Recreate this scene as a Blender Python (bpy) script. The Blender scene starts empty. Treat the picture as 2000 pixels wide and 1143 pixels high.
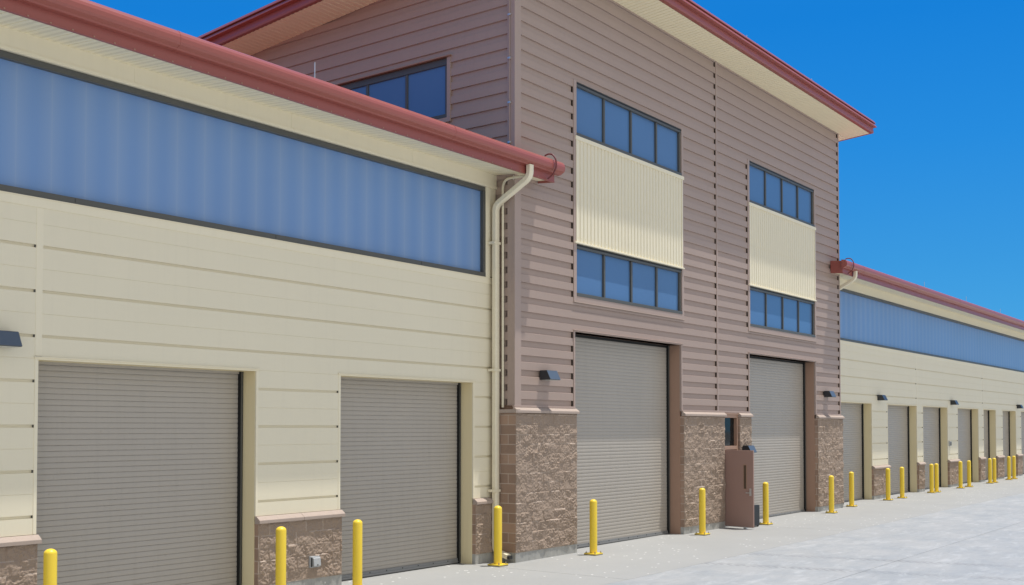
import bpy, math, random
from mathutils import Vector, noise
random.seed(7)
PI = math.pi
sc = bpy.context.scene
COL = sc.collection
H_CAM = 2.77

# ------------------------------------------------------------------ materials
def new_mat(name):
    m = bpy.data.materials.new(name); m.use_nodes = True
    nt = m.node_tree; b = nt.nodes['Principled BSDF']
    return m, nt, b
def node(nt, typ, **kw):
    n = nt.nodes.new(typ)
    for k, v in kw.items():
        if k in n.inputs: n.inputs[k].default_value = v
        else: setattr(n, k, v)
    return n
def ramp(nt, fac, stops):
    r = nt.nodes.new('ShaderNodeValToRGB'); nt.links.new(fac, r.inputs['Fac'])
    els = r.color_ramp.elements
    while len(els) < len(stops): els.new(0.5)
    for e, (p, c) in zip(els, stops):
        e.position = p; e.color = (c[0], c[1], c[2], 1) if len(c) == 3 else c
    return r.outputs['Color']
def mixc(nt, fac, a, b, blend='MIX'):
    m = nt.nodes.new('ShaderNodeMix'); m.data_type = 'RGBA'; m.blend_type = blend
    for s, v in ((m.inputs[0], fac), (m.inputs[6], a), (m.inputs[7], b)):
        if isinstance(v, (int, float)): s.default_value = v
        elif isinstance(v, tuple): s.default_value = (*v, 1)
        else: nt.links.new(v, s)
    return m.outputs[2]
def math_n(nt, op, a, b=None, c=None):
    m = nt.nodes.new('ShaderNodeMath'); m.operation = op
    for i, v in enumerate((a, b, c)):
        if v is None: continue
        if isinstance(v, (int, float)): m.inputs[i].default_value = v
        else: nt.links.new(v, m.inputs[i])
    return m.outputs[0]
def coords(nt, scale=(1, 1, 1)):
    tc = nt.nodes.new('ShaderNodeTexCoord'); mp = nt.nodes.new('ShaderNodeMapping')
    nt.links.new(tc.outputs['Object'], mp.inputs['Vector']); mp.inputs['Scale'].default_value = scale
    return mp.outputs['Vector']
def tex(nt, typ, vec, out, **kw):
    n = node(nt, typ, **kw); nt.links.new(vec, n.inputs['Vector']); return n.outputs[out]
def bump(nt, b, height, strength, dist):
    n = node(nt, 'ShaderNodeBump', Strength=strength, Distance=dist)
    nt.links.new(height, n.inputs['Height']); nt.links.new(n.outputs['Normal'], b.inputs['Normal'])

def painted(name, col, rough=.5, var=.08, wav=.0, spec=.4, streak=.06, fine=.02):
    """factory painted sheet metal: faint dirt streaks, colour drift, oil-canning"""
    m, nt, b = new_mat(name)
    v = coords(nt)
    n1 = tex(nt, 'ShaderNodeTexNoise', v, 'Fac', Scale=.7, Detail=4.0)
    c = mixc(nt, n1, tuple(x*(1-var) for x in col), tuple(min(1, x*(1+var)) for x in col))
    v2 = coords(nt, (6, 6, .35))
    n2 = tex(nt, 'ShaderNodeTexNoise', v2, 'Fac', Scale=1.6, Detail=5.0, Roughness=.65)
    f = math_n(nt, 'MULTIPLY', ramp(nt, n2, [(.5, (0, 0, 0)), (.75, (1, 1, 1))]), streak)
    c = mixc(nt, f, c, tuple(x*.45+.02 for x in col))
    nt.links.new(c, b.inputs['Base Color'])
    b.inputs['Roughness'].default_value = rough; b.inputs['Specular IOR Level'].default_value = spec
    if wav:
        w = tex(nt, 'ShaderNodeTexNoise', coords(nt, (.5, .5, 1.6)), 'Fac', Scale=1.7, Detail=2.0)
        g = tex(nt, 'ShaderNodeTexNoise', v, 'Fac', Scale=90.0, Detail=1.0)
        h = math_n(nt, 'ADD', w, math_n(nt, 'MULTIPLY', g, fine))
        bump(nt, b, h, wav, .05)
    return m

M = {}
M['cream'] = painted('cream_metal', (.785, .73, .57), .55, .025, .10, .3, .05)
M['cream_trim'] = painted('cream_trim_metal', (.82, .76, .59), .5, .03, .06, .3, .06)
M['jamb_tan'] = painted('tan_jamb_metal', (.80, .70, .45), .55, .04, .06, .3, .08)
M['soffit'] = painted('cream_soffit_metal', (.90, .82, .60), .6, .03, .05, .3, .02)
M['mauve'] = painted('mauve_brown_metal', (.395, .305, .263), .5, .05, .10, .35, .07)
M['mauve_trim'] = painted('mauve_trim_metal', (.405, .315, .275), .48, .04, .06, .35, .06)
M['brown_jamb'] = painted('brown_jamb_metal', (.40, .255, .185), .5, .05, .05, .35, .08)
M['strap'] = painted('dark_red_cable', (.17, .045, .045), .4, .05, 0, .4, 0)
M['red'] = painted('brick_red_metal', (.325, .092, .076), .34, .06, .07, .5, .10)
M['door_gray'] = painted('taupe_curtain_metal', (.42, .388, .345), .5, .05, .08, .35, .12)
M['bar_gray'] = painted('grey_steel_bar', (.22, .225, .23), .45, .1, .05, .4, .2)
M['black'] = painted('black_rubber', (.012, .013, .014), .6, .1, 0, .3, 0)
M['closure'] = painted('dark_foam_closure', (.030, .023, .019), .8, .1, 0, .1, 0)
M['frame'] = painted('dark_bronze_frame', (.095, .097, .09), .42, .08, 0, .4, .1)
M['leaf'] = painted('brown_door_paint', (.36, .235, .20), .42, .04, .04, .4, .05)
M['leaf_dark'] = painted('dark_brown_grille', (.11, .075, .05), .5, .1, 0, .3, .1)
M['steel'] = painted('bright_steel', (.62, .63, .64), .35, .05, 0, .5, .1)
M['steel'].node_tree.nodes['Principled BSDF'].inputs['Metallic'].default_value = .7
M['cap'] = painted('pale_precast_sill', (.42, .345, .30), .8, .08, .1, .2, .15)
M['lamp'] = painted('dark_bronze_lamp', (.03, .034, .04), .4, .05, 0, .5, .05)
M['lamp_front'] = painted('sky_tinted_lamp_front', (.085, .112, .15), .35, .05, 0, .5, .05)  # sky reflection on the sloped front put into the colour
M['lens'] = painted('frosted_lens', (.55, .55, .5), .4, .05, 0, .5, 0)
M['yellow'] = painted('yellow_plastic', (.88, .64, .05), .32, .05, .05, .5, .08)
def scuff(m, col, dirt):
    nt = m.node_tree; b = nt.nodes['Principled BSDF']; old = b.inputs['Base Color'].links[0].from_socket
    v = coords(nt, (1, 1, .6)); n = tex(nt, 'ShaderNodeTexNoise', v, 'Fac', Scale=23.0, Detail=8.0, Roughness=.75)
    g = tex(nt, 'ShaderNodeTexNoise', v, 'Fac', Scale=2.3, Detail=2.0)
    f = math_n(nt, 'MULTIPLY', ramp(nt, n, [(.60, (0, 0, 0)), (.66, (1, 1, 1))]), ramp(nt, g, [(.42, (0, 0, 0)), (.6, (1, 1, 1))]))
    nt.links.new(mixc(nt, math_n(nt, 'MULTIPLY', f, dirt), old, col), b.inputs['Base Color'])
    nt.links.new(ramp(nt, n, [(.3, (.28, .28, .28)), (.7, (.5, .5, .5))]), b.inputs['Roughness'])
scuff(M['yellow'], (.30, .20, .06), .6); scuff(M['door_gray'], (.25, .22, .18), .35)
M['nut'] = painted('galvanised_nut', (.30, .27, .20), .5, .1, 0, .5, .2)
M['case'] = painted('black_plastic', (.014, .016, .018), .45, .1, .05, .4, .1)
M['box_gray'] = painted('grey_plastic', (.42, .44, .46), .45, .05, 0, .4, .1)
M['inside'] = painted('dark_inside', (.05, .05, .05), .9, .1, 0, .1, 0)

POLY_SHIFT = .0
def glass(name, base, rough, stripes=False):
    m, nt, b = new_mat(name)
    v = coords(nt)
    n1 = tex(nt, 'ShaderNodeTexNoise', v, 'Fac', Scale=.35, Detail=2.0)
    c = mixc(nt, n1, tuple(x*.9 for x in base), tuple(x*1.1 for x in base))
    if not stripes and base[2] > .1:                   # each pane of its own slightly different batch and dirt
        gi = nt.nodes.new('ShaderNodeNewGeometry')
        c = mixc(nt, math_n(nt, 'MULTIPLY', gi.outputs['Random Per Island'], .22), c, (.16, .24, .36))
    if stripes:                       # panel joints of the polycarbonate: paler, doubled cell walls either side of the joint
        sx = node(nt, 'ShaderNodeSeparateXYZ'); nt.links.new(v, sx.inputs[0])
        u = math_n(nt, 'FRACT', math_n(nt, 'MULTIPLY', sx.outputs['X'], 1/.517))
        u = math_n(nt, 'FRACT', math_n(nt, 'ADD', u, POLY_SHIFT))
        d = math_n(nt, 'ABSOLUTE', math_n(nt, 'SUBTRACT', u, .5))
        f = ramp(nt, math_n(nt, 'MULTIPLY', d, 2), [(0.0, (.40, .40, .40)), (.04, (.25, .25, .25)), (.2, (.18, .18, .18)), (.85, (0, 0, 0))])
        c = mixc(nt, f, c, (.37, .46, .60))
        w = node(nt, 'ShaderNodeTexWave', Scale=11.0, Distortion=.4); nt.links.new(v, w.inputs['Vector'])
        c = mixc(nt, math_n(nt, 'MULTIPLY', w.outputs['Fac'], .06), c, (.3, .36, .45))
    nt.links.new(c, b.inputs['Base Color'])
    b.inputs['Roughness'].default_value = rough; b.inputs['Specular IOR Level'].default_value = .25
    w = tex(nt, 'ShaderNodeTexNoise', v, 'Fac', Scale=.9, Detail=2.0)
    bump(nt, b, w, .05, .05)
    return m
M['glass'] = glass('blue_tinted_glass', (.085, .195, .41), .10)
M['poly'] = glass('blue_polycarbonate', (.165, .30, .575), .34, True)
M['dark_glass'] = glass('dark_door_glass', (.008, .012, .014), .05)

def block_mat(name, col, split):
    m, nt, b = new_mat(name)
    v = coords(nt)
    n1 = tex(nt, 'ShaderNodeTexNoise', v, 'Fac', Scale=2.2, Detail=6.0, Roughness=.7)
    c = mixc(nt, n1, tuple(x*.78 for x in col), tuple(x*1.22 for x in col))
    n2 = tex(nt, 'ShaderNodeTexVoronoi', v, 'Distance', Scale=120.0)
    f = ramp(nt, n2, [(.0, (.7, .7, .7)), (.28, (0, 0, 0))])
    c = mixc(nt, math_n(nt, 'MULTIPLY', f, .35), c, (.55, .48, .42))
    n4 = tex(nt, 'ShaderNodeTexVoronoi', v, 'Distance', Scale=75.0, Randomness=1.0)
    c = mixc(nt, math_n(nt, 'MULTIPLY', ramp(nt, n4, [(.0, (1, 1, 1)), (.2, (0, 0, 0))]), .4), c, (.09, .06, .05))
    if not split:                      # smooth units: joints 0.203 m high, 0.406 m long
        br = node(nt, 'ShaderNodeTexBrick', Scale=1.0)
        br.offset = .5
        br.inputs['Mortar Size'].default_value = .009; br.inputs['Brick Width'].default_value = .406
        br.inputs['Row Height'].default_value = .203; br.inputs['Mortar Smooth'].default_value = .2
        br.inputs['Color1'].default_value = (.80, .80, .80, 1); br.inputs['Color2'].default_value = (1.16, 1.14, 1.11, 1)
        sx = node(nt, 'ShaderNodeSeparateXYZ'); nt.links.new(v, sx.inputs[0])
        cx = node(nt, 'ShaderNodeCombineXYZ')
        nt.links.new(math_n(nt, 'ADD', sx.outputs['X'], sx.outputs['Y']), cx.inputs['X'])
        nt.links.new(math_n(nt, 'SUBTRACT', sx.outputs['Z'], .2), cx.inputs['Y'])
        nt.links.new(cx.outputs[0], br.inputs['Vector'])
        c = mixc(nt, 1.0, c, br.outputs['Color'], 'MULTIPLY')
        c = mixc(nt, math_n(nt, 'MULTIPLY', br.outputs['Fac'], .9), c, (.54, .44, .37))
    nt.links.new(c, b.inputs['Base Color'])
    b.inputs['Roughness'].default_value = .9; b.inputs['Specular IOR Level'].default_value = .2
    n3 = tex(nt, 'ShaderNodeTexNoise', v, 'Fac', Scale=70.0, Detail=4.0, Roughness=.7)
    bump(nt, b, n3, .5 if split else .25, .012)
    return m
M['split'] = block_mat('split_face_block', (.335, .26, .207), True)
M['mortar'] = block_mat('pale_mortar', (.44, .36, .30), True)
M['smooth'] = block_mat('smooth_block', (.36, .25, .19), False)

def concrete(name, col, yard=False, footing=False):
    m, nt, b = new_mat(name)
    v = coords(nt)
    n1 = tex(nt, 'ShaderNodeTexNoise', v, 'Fac', Scale=.45, Detail=8.0, Roughness=.65)
    c = mixc(nt, n1, tuple(x*.86 for x in col), tuple(x*1.12 for x in col))
    n2 = tex(nt, 'ShaderNodeTexNoise', v, 'Fac', Scale=60.0, Detail=3.0)
    c = mixc(nt, math_n(nt, 'MULTIPLY', n2, .14), c, tuple(x*.55 for x in col))
    if footing:
        n3 = tex(nt, 'ShaderNodeTexNoise', coords(nt, (1, 1, .4)), 'Fac', Scale=9.0, Detail=6.0, Roughness=.7)
        c = mixc(nt, ramp(nt, n3, [(.45, (0, 0, 0)), (.75, (.6, .6, .6))]), c, tuple(x*.5 for x in col))
    if yard:
        # broom and trowel blotches drawn out along the pour, pale laitance and blue-grey curing stains
        n3 = tex(nt, 'ShaderNodeTexNoise', coords(nt, (.9, 1.2, 1)), 'Fac', Scale=.8, Detail=10.0, Roughness=.72)
        c = mixc(nt, ramp(nt, n3, [(.34, (.8, .8, .8)), (.58, (0, 0, 0))]), c, tuple(x*y for x, y in zip(col, (.73, .78, .83))))
        n4 = tex(nt, 'ShaderNodeTexNoise', coords(nt, (.8, 2.2, 1)), 'Fac', Scale=1.3, Detail=7.0, Roughness=.7, Distortion=.6)
        c = mixc(nt, ramp(nt, n4, [(.52, (0, 0, 0)), (.72, (.7, .7, .7))]), c, tuple(min(.8, x*1.3) for x in col))
        n5 = tex(nt, 'ShaderNodeTexNoise', coords(nt, (2.2, 5, 1)), 'Fac', Scale=1.6, Detail=8.0, Roughness=.75)
        c = mixc(nt, ramp(nt, n5, [(.50, (0, 0, 0)), (.68, (.55, .55, .55))]), c, tuple(x*.72 for x in col))
        # tyre track from the tall door across the yard
        sx = node(nt, 'ShaderNodeSeparateXYZ'); nt.links.new(v, sx.inputs[0])
        X, Y = sx.outputs['X'], sx.outputs['Y']
        for off in (0.0, 2.05):
            line = math_n(nt, 'SUBTRACT', X, math_n(nt, 'ADD', math_n(nt, 'MULTIPLY', Y, -.2), 22.65+off))
            d = math_n(nt, 'ABSOLUTE', line)
            mask = ramp(nt, d, [(.16, (1, 1, 1)), (.22, (0, 0, 0))])
            chev = math_n(nt, 'FRACT', math_n(nt, 'MULTIPLY', math_n(nt, 'ADD', Y, d), 6.5))
            chm = ramp(nt, chev, [(.35, (0, 0, 0)), (.5, (1, 1, 1))])
            brk = ramp(nt, n1, [(.32, (.25, .25, .25)), (.55, (1, 1, 1))])
            f = math_n(nt, 'MULTIPLY', math_n(nt, 'MULTIPLY', mask, chm), math_n(nt, 'MULTIPLY', brk, .42))
            c = mixc(nt, f, c, tuple(x*.38 for x in col))
    else:
        # paint and plaster specks dropped on the slab
        vo = node(nt, 'ShaderNodeTexVoronoi', Scale=4.5); nt.links.new(v, vo.inputs['Vector'])
        nz = tex(nt, 'ShaderNodeTexNoise', v, 'Fac', Scale=35.0, Detail=2.0)
        d = math_n(nt, 'ADD', vo.outputs['Distance'], math_n(nt, 'MULTIPLY', nz, .06))
        pick = math_n(nt, 'GREATER_THAN', tex(nt, 'ShaderNodeTexNoise', v, 'Fac', Scale=.45, Detail=2.0), .46)
        f = math_n(nt, 'MULTIPLY', ramp(nt, d, [(.135, (1, 1, 1)), (.16, (0, 0, 0))]), math_n(nt, 'MULTIPLY', pick, .85))
        c = mixc(nt, f, c, (.78, .78, .76))
        vo2 = node(nt, 'ShaderNodeTexVoronoi', Scale=1.1); nt.links.new(v, vo2.inputs['Vector'])
        d2 = math_n(nt, 'ADD', vo2.outputs['Distance'], math_n(nt, 'MULTIPLY', nz, .05))
        c = mixc(nt, math_n(nt, 'MULTIPLY', ramp(nt, d2, [(.05, (1, 1, 1)), (.06, (0, 0, 0))]), .5), c, (.18, .17, .15))
    nt.links.new(c, b.inputs['Base Color'])
    b.inputs['Roughness'].default_value = .75; b.inputs['Specular IOR Level'].default_value = .3
    bump(nt, b, n2, .15, .01)
    return m
M['apron'] = concrete('apron_concrete', (.358, .36, .352))
M['yard'] = concrete('yard_concrete', (.385, .392, .396), yard=True)
M['bounce_yard'] = concrete('bounce_yard_concrete', (.60, .58, .53), yard=True)  # paler than the visible yard, added to bounce fill onto walls and soffits
M['footing'] = concrete('footing_concrete', (.42, .42, .40), footing=True)
M['earth'] = concrete('ground_dirt', (.22, .20, .17), yard=False)

def perforated():
    m = painted('perforated_soffit_metal', (.90, .83, .63), .6, .03, .05, .3, .02)
    nt = m.node_tree; b = nt.nodes['Principled BSDF']
    old = b.inputs['Base Color'].links[0].from_socket
    v = coords(nt); sx = node(nt, 'ShaderNodeSeparateXYZ'); nt.links.new(v, sx.inputs[0])
    u = math_n(nt, 'FRACT', math_n(nt, 'MULTIPLY', sx.outputs['X'], 1/.31))
    s1 = math_n(nt, 'MULTIPLY', math_n(nt, 'GREATER_THAN', u, .18), math_n(nt, 'LESS_THAN', u, .36))
    s2 = math_n(nt, 'MULTIPLY', math_n(nt, 'GREATER_THAN', u, .58), math_n(nt, 'LESS_THAN', u, .76))
    w = math_n(nt, 'GREATER_THAN', math_n(nt, 'FRACT', math_n(nt, 'MULTIPLY', sx.outputs['Y'], 36.0)), .55)
    f = math_n(nt, 'MULTIPLY', math_n(nt, 'ADD', s1, s2), math_n(nt, 'MULTIPLY', w, .55))
    nt.links.new(mixc(nt, f, old, (.45, .38, .25)), b.inputs['Base Color'])
    return m
M['perf'] = perforated()

# ------------------------------------------------------------------ mesh helpers
class MB:
    def __init__(s): s.v = []; s.f = []; s.m = []; s.mats = []
    def mi(s, mat):
        if mat not in s.mats: s.mats.append(mat)
        return s.mats.index(mat)
    def face(s, pts, mat):
        i = len(s.v); s.v += [tuple(p) for p in pts]; s.f.append(tuple(range(i, i+len(pts)))); s.m.append(s.mi(mat))
    def box(s, x0, x1, y0, y1, z0, z1, mat, skip=''):
        i = len(s.v); k = s.mi(mat)
        s.v += [(x, y, z) for z in (z0, z1) for y in (y0, y1) for x in (x0, x1)]
        F = {'b': (0, 2, 3, 1), 't': (4, 5, 7, 6), 'f': (0, 1, 5, 4), 'k': (2, 6, 7, 3), 'l': (0, 4, 6, 2), 'r': (1, 3, 7, 5)}
        for c, q in F.items():
            if c not in skip: s.f.append(tuple(i+a for a in q)); s.m.append(k)
    def prism(s, poly, axis, a0, a1, mat, caps=True):
        """poly: 2D points; axis 'x': (y,z) extruded along x; 'y': (x,z); 'z': (x,y)"""
        def P(p, a): return {'x': (a, p[0], p[1]), 'y': (p[0], a, p[1]), 'z': (p[0], p[1], a)}[axis]
        i = len(s.v); n = len(poly); k = s.mi(mat)
        s.v += [P(p, a0) for p in poly] + [P(p, a1) for p in poly]
        for j in range(n):
            s.f.append((i+j, i+(j+1) % n, i+n+(j+1) % n, i+n+j)); s.m.append(k)
        if caps:
            s.f.append(tuple(range(i+n-1, i-1, -1))); s.m.append(k)
            s.f.append(tuple(range(i+n, i+2*n))); s.m.append(k)
    def tube(s, path, r, mat, seg=10, rx=None, square=False):
        """sweep along a 3D path; r radius (or half sizes rx, r when square)"""
        k = s.mi(mat); rings = []
        P = [Vector(p) for p in path]
        for j, p in enumerate(P):
            d = ((P[min(j+1, len(P)-1)]-p).normalized() + (p-P[max(j-1, 0)]).normalized()).normalized()
            ref = Vector((1, 0, 0)) if abs(d.x) < .9 else Vector((0, 0, 1))
            a = (ref - d*ref.dot(d)).normalized(); b = d.cross(a)
            i = len(s.v)
            if square:
                hx = rx or r; c = .25
                pts = []
                for sx, sy in ((1, 1), (-1, 1), (-1, -1), (1, -1)):
                    o = [(sx, sy*(1-c)), (sx*(1-c), sy)] if sx*sy > 0 else [(sx*(1-c), sy), (sx, sy*(1-c))]
                    pts += o
                s.v += [tuple(p+a*hx*u+b*r*w) for u, w in pts]; n = len(pts)
            else:
                s.v += [tuple(p+a*r*math.cos(2*PI*q/seg)+b*r*math.sin(2*PI*q/seg)) for q in range(seg)]; n = seg
            rings.append((i, n))
        for (i, n), (i2, _) in zip(rings, rings[1:]):
            for q in range(n): s.f.append((i+q, i+(q+1) % n, i2+(q+1) % n, i2+q)); s.m.append(k)
        s.f.append(tuple(range(rings[0][0]+rings[0][1]-1, rings[0][0]-1, -1))); s.m.append(k)
        i, n = rings[-1]; s.f.append(tuple(range(i, i+n))); s.m.append(k)
    def lathe(s, prof, mat, seg=24, c=(0, 0)):
        k = s.mi(mat); i0 = len(s.v)
        for r, z in prof:
            s.v += [(c[0]+r*math.cos(2*PI*q/seg), c[1]+r*math.sin(2*PI*q/seg), z) for q in range(seg)]
        for j in range(len(prof)-1):
            for q in range(seg):
                a = i0+j*seg; s.f.append((a+q, a+(q+1) % seg, a+seg+(q+1) % seg, a+seg+q)); s.m.append(k)
        s.f.append(tuple(range(i0+(len(prof)-1)*seg, i0+len(prof)*seg))); s.m.append(k)
    def build(s, name, parent=None, smooth=False, bevel=0, org=None):
        me = bpy.data.meshes.new(name)
        o = Vector(org) if org else (parent_org(parent) if parent else Vector((0, 0, 0)))
        me.from_pydata([(x-o.x, y-o.y, z-o.z) for x, y, z in s.v], [], s.f)
        for m in s.mats: me.materials.append(M[m])
        me.polygons.foreach_set('material_index', s.m)
        if smooth: me.polygons.foreach_set('use_smooth', [True]*len(s.f))
        me.update()
        ob = bpy.data.objects.new(name, me); COL.objects.link(ob)
        if parent: ob.parent = parent
        else: ob.location = o
        if smooth:
            import bmesh
            bm = bmesh.new(); bm.from_mesh(me); bmesh.ops.remove_doubles(bm, verts=bm.verts, dist=1e-5)
            bmesh.ops.recalc_face_normals(bm, faces=bm.faces)
            for e in bm.edges:
                if len(e.link_faces) == 2 and e.calc_face_angle(0) > .7: e.smooth = False
            bm.to_mesh(me); bm.free()
        if bevel:
            b = ob.modifiers.new('bevel', 'BEVEL'); b.width = bevel; b.segments = 2; b.limit_method = 'ANGLE'; b.angle_limit = .6
        return ob
def parent_org(p):
    o = Vector((0, 0, 0))
    while p: o = o + p.location; p = p.parent
    return o
def thing(name, label, cat, loc=(0, 0, 0), group=None):
    o = bpy.data.objects.new(name, None); COL.objects.link(o); o.location = loc; o.empty_display_size = .3
    return tag(o, label, cat, group)
def tag(o, label, cat, group=None):
    o['label'] = label; o['category'] = cat
    if group: o['group'] = group
    return o
def dup(root, loc, label):
    r = root.copy(); COL.objects.link(r); r.location = loc; r['label'] = label
    for ch in list(root.children):
        c = ch.copy(); COL.objects.link(c); c.parent = r
        for g in list(ch.children):
            d = g.copy(); COL.objects.link(d); d.parent = c
    return r
def gz(x): return min(max(0, .0026*(x-18)), .125)

# ------------------------------------------------------------------ geometry constants (metres)
YT, YTR = 13.62, 13.66            # tall block: rib face, recess
YW = 14.12                        # low wings: cladding face
PER, RIB0, RIBH = .3075, 3.375, .166
SL = 1/12

def bend(path, r, n=5):
    P = [Vector(p) for p in path]; out = [P[0]]
    for a, b, c in zip(P, P[1:], P[2:]):
        u = (a-b).normalized(); w = (c-b).normalized(); s = b+u*r; e = b+w*r
        for i in range(n+1):
            t = i/n; out.append(s*(1-t)**2+b*2*t*(1-t)+e*t*t)
    return out+[P[-1]]
def rib_profile(z0, z1, out, rec):
    """polyline (z, depth) of the box-rib cladding between two heights, clipped"""
    pts = []
    k = math.floor((z0-RIB0)/PER)-1
    while RIB0+k*PER < z1+PER:
        b = RIB0+k*PER
        pts += [(b, rec), (b+.003, out), (b+RIBH, out), (b+RIBH+.012, rec)]
        k += 1
    res = []
    for (za, da), (zb, db) in zip(pts, pts[1:]):
        if zb <= z0 or za >= z1: continue
        t0 = max(0, (z0-za)/(zb-za)) if zb > za else 0
        t1 = min(1, (z1-za)/(zb-za)) if zb > za else 1
        A = (za+(zb-za)*t0, da+(db-da)*t0); B = (za+(zb-za)*t1, da+(db-da)*t1)
        if not res: res.append(A)
        res.append(B)
    return res
def siding_front(mb, x0, x1, z0, z1, closure=True):
    pr = rib_profile(z0, z1, YT, YTR)
    for (za, ya), (zb, yb) in zip(pr, pr[1:]):
        mb.face([(x0, ya, za), (x1, ya, za), (x1, yb, zb), (x0, yb, zb)], 'mauve')
        if closure and abs(ya-YTR) < 1e-6 and abs(yb-YTR) < 1e-6 and zb-za > .03:
            mb.box(x1-.027, x1-.001, YT+.014, YTR-.001, za+.004, zb-.004, 'closure')
def siding_side(mb, xo, sgn, y0, y1, z0, z1, closure=False, mat='mauve'):
    pr = rib_profile(z0, z1, 0, .04)
    for (za, da), (zb, db) in zip(pr, pr[1:]):
        ye = min(y1, 13.65+(12.95+.25-zb)/SL)
        if ye <= y0: continue
        p = [(xo+sgn*da, y0, za), (xo+sgn*da, ye, za), (xo+sgn*db, ye, zb), (xo+sgn*db, y0, zb)]
        mb.face(p if sgn < 0 else p[::-1], mat)
        if closure and abs(da-.04) < 1e-6 and abs(db-.04) < 1e-6 and zb-za > .03:
            mb.box(min(xo+sgn*.012, xo+sgn*.039), max(xo+sgn*.012, xo+sgn*.039), y0+.002, y0+.04, za+.004, zb-.004, 'closure')

def split_face(mb, x0, x1, z0, z1, yf, step, amp=.036, seed=0):
    """a front of split-face block: every block is broken along its own facets"""
    nx = max(2, round((x1-x0)/step)); nz = max(2, round((z1-z0)/step))
    rng = random.Random(seed*131+7); rng2 = random.Random(seed); blocks = {}
    i0 = len(mb.v); k = mb.mi('split'); km = mb.mi('mortar')
    def blk(r, c):
        if (r, c) not in blocks:
            pl = []
            for _ in range(7):
                pl.append((rng.uniform(0, .406), rng.uniform(0, .203), rng.uniform(.15, 1), rng.uniform(-.45, .45), rng.uniform(-.55, .55)))
            blocks[(r, c)] = (pl, rng.uniform(.5, 1.1))
        return blocks[(r, c)]
    for j in range(nz+1):
        z = z0+(z1-z0)*j/nz; r = int((z-.2)/.203+1e-6); lz = z-.2-r*.203
        for i in range(nx+1):
            x = x0+(x1-x0)*i/nx
            off = .203 if r % 2 else 0
            c = math.floor((x+off)/.406); lx = x+off-c*.406
            pl, a = blk(r, c)
            p = pl[0]; sx, sy = seed*3.1+c*1.7, r*2.3         # every block broken off differently
            n0 = noise.noise((x*6+sx, z*6+sy, 1.3)); n1 = noise.noise((x*13+sx, z*13+sy, 3.1)); n2 = noise.noise((x*27, z*27, 8.2))
            h = .45+(lx-.2)*p[3]*2.2+(lz-.1)*p[4]*4+.75*n0+.5*(.35-abs(n1)*1.6)+.3*n2+.07*rng2.uniform(-1, 1)
            h = max(-.05, min(1.3, h))*a
            e = min(lx, .406-lx, lz, .203-lz)
            h *= min(1, max(0, e/.012))*.6+.4
            ed = min(x-x0, x1-x, z-z0, z1-z); h *= min(1, ed/.02)
            mb.v.append((x, yf-amp*max(-.15, h), z))
    for j in range(nz):
        for i in range(nx):
            a = i0+j*(nx+1)+i
            mb.f.append((a, a+1, a+nx+2, a+nx+1))
            z = z0+(z1-z0)*(j+.5)/nz; x = x0+(x1-x0)*(i+.5)/nx        # mortar left showing in places along the joints
            r = int((z-.2)/.203+1e-6); lz = z-.2-r*.203; off = .203 if r % 2 else 0
            c = math.floor((x+off)/.406); lx = x+off-c*.406; hh = min(lz, .203-lz); vv = min(lx, .406-lx)
            rr = r if lz < .1 else r+1
            g1 = noise.noise((x*2.2, rr*5.7, seed*2.1)) > .02; g2 = noise.noise((c*3.3, r*4.1, seed*1.3)) > .22
            mb.m.append(km if (hh < step*.5 and g1) or (vv < step*.5 and g2) else k)

def pier(parent, x0, x1, yf, yb, ztop, step, seed, split=True, cap=(True, True), side_smooth=False):
    """split-face block pier on a concrete footing under a sloped precast sill"""
    mb = MB()
    split_face(mb, x0, x1, .2, ztop, yf, step, seed=seed)
    mb.box(x0, x1, yf+.001, yb, .2, ztop, 'smooth', skip='f')
    p = mb.build('block_pier', parent)
    f = MB(); f.box(x0-.002, x1+.002, yf+.004, yb, -.3, .2+.006, 'footing'); f.build('footing', p)
    s = MB(); cy = yf-.06
    a, b = x0-(.02 if cap[0] else 0), x1+(.03 if cap[1] else 0)
    n = max(1, round((b-a)/1.0)); w = (b-a)/n
    for q in range(n):
        s.prism([(yf+.06, ztop), (cy, ztop), (cy, ztop+.055), (yf+.02, ztop+.115), (yf+.06, ztop+.115)], 'x', a+q*w+.002, a+(q+1)*w-.002, 'cap')
    s.build('sill', p, bevel=.006)
    return p

def roller_door(parent, x0, x1, y, ztop, gx=.07, gy=.05, seal='door_gray', gd=.009):
    mb = MB(); z = .09; h = .081
    while z < ztop+.05:
        zt = min(z+h, ztop+.08)
        pr = [(z, y+gd), (z+.005, y+gd), (z+.009, y), (z+.03, y-.003), (z+.058, y-.003), (zt-.002, y), (zt, y+gd)]
        for (za, ya), (zb, yb) in zip(pr, pr[1:]):
            mb.face([(x0-.02, ya, za), (x1+.02, ya, za), (x1+.02, yb, zb), (x0-.02, yb, zb)], 'door_gray')
        z += h
    d = mb.build('roller_door', parent)
    b = MB(); zb = gz(x0)
    b.box(x0, x1, y-.03, y+.02, zb+.012, .105, 'bar_gray'); b.box(x0, x1, y-.045, y+.02, .03+zb, .05+zb, 'bar_gray')
    b.box(x0, x1, y-.02, y+.015, zb-.05, zb+.012, 'black')
    q = x0+.2
    while q < x1:
        b.box(q, q+.018, y-.036, y-.03, .07, .088, 'black'); q += .45
    b.build('bottom_bar', d)
    for a, c in ((x0, x0+gx), (x1-gx, x1)):
        g = MB(); g.box(a, c, y-gy, y+.03, -.02, ztop+.05, 'black'); g.box(a+.02, c-.02, y-gy-.012, y-gy+.001, -.02, ztop+.05, 'frame')
        g.build('guide_rail', d)
    hd = MB(); hd.box(x0, x1, y-.03, y+.05, ztop-.03, ztop+.1, seal); hd.build('head_seal', d)
    return d

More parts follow.
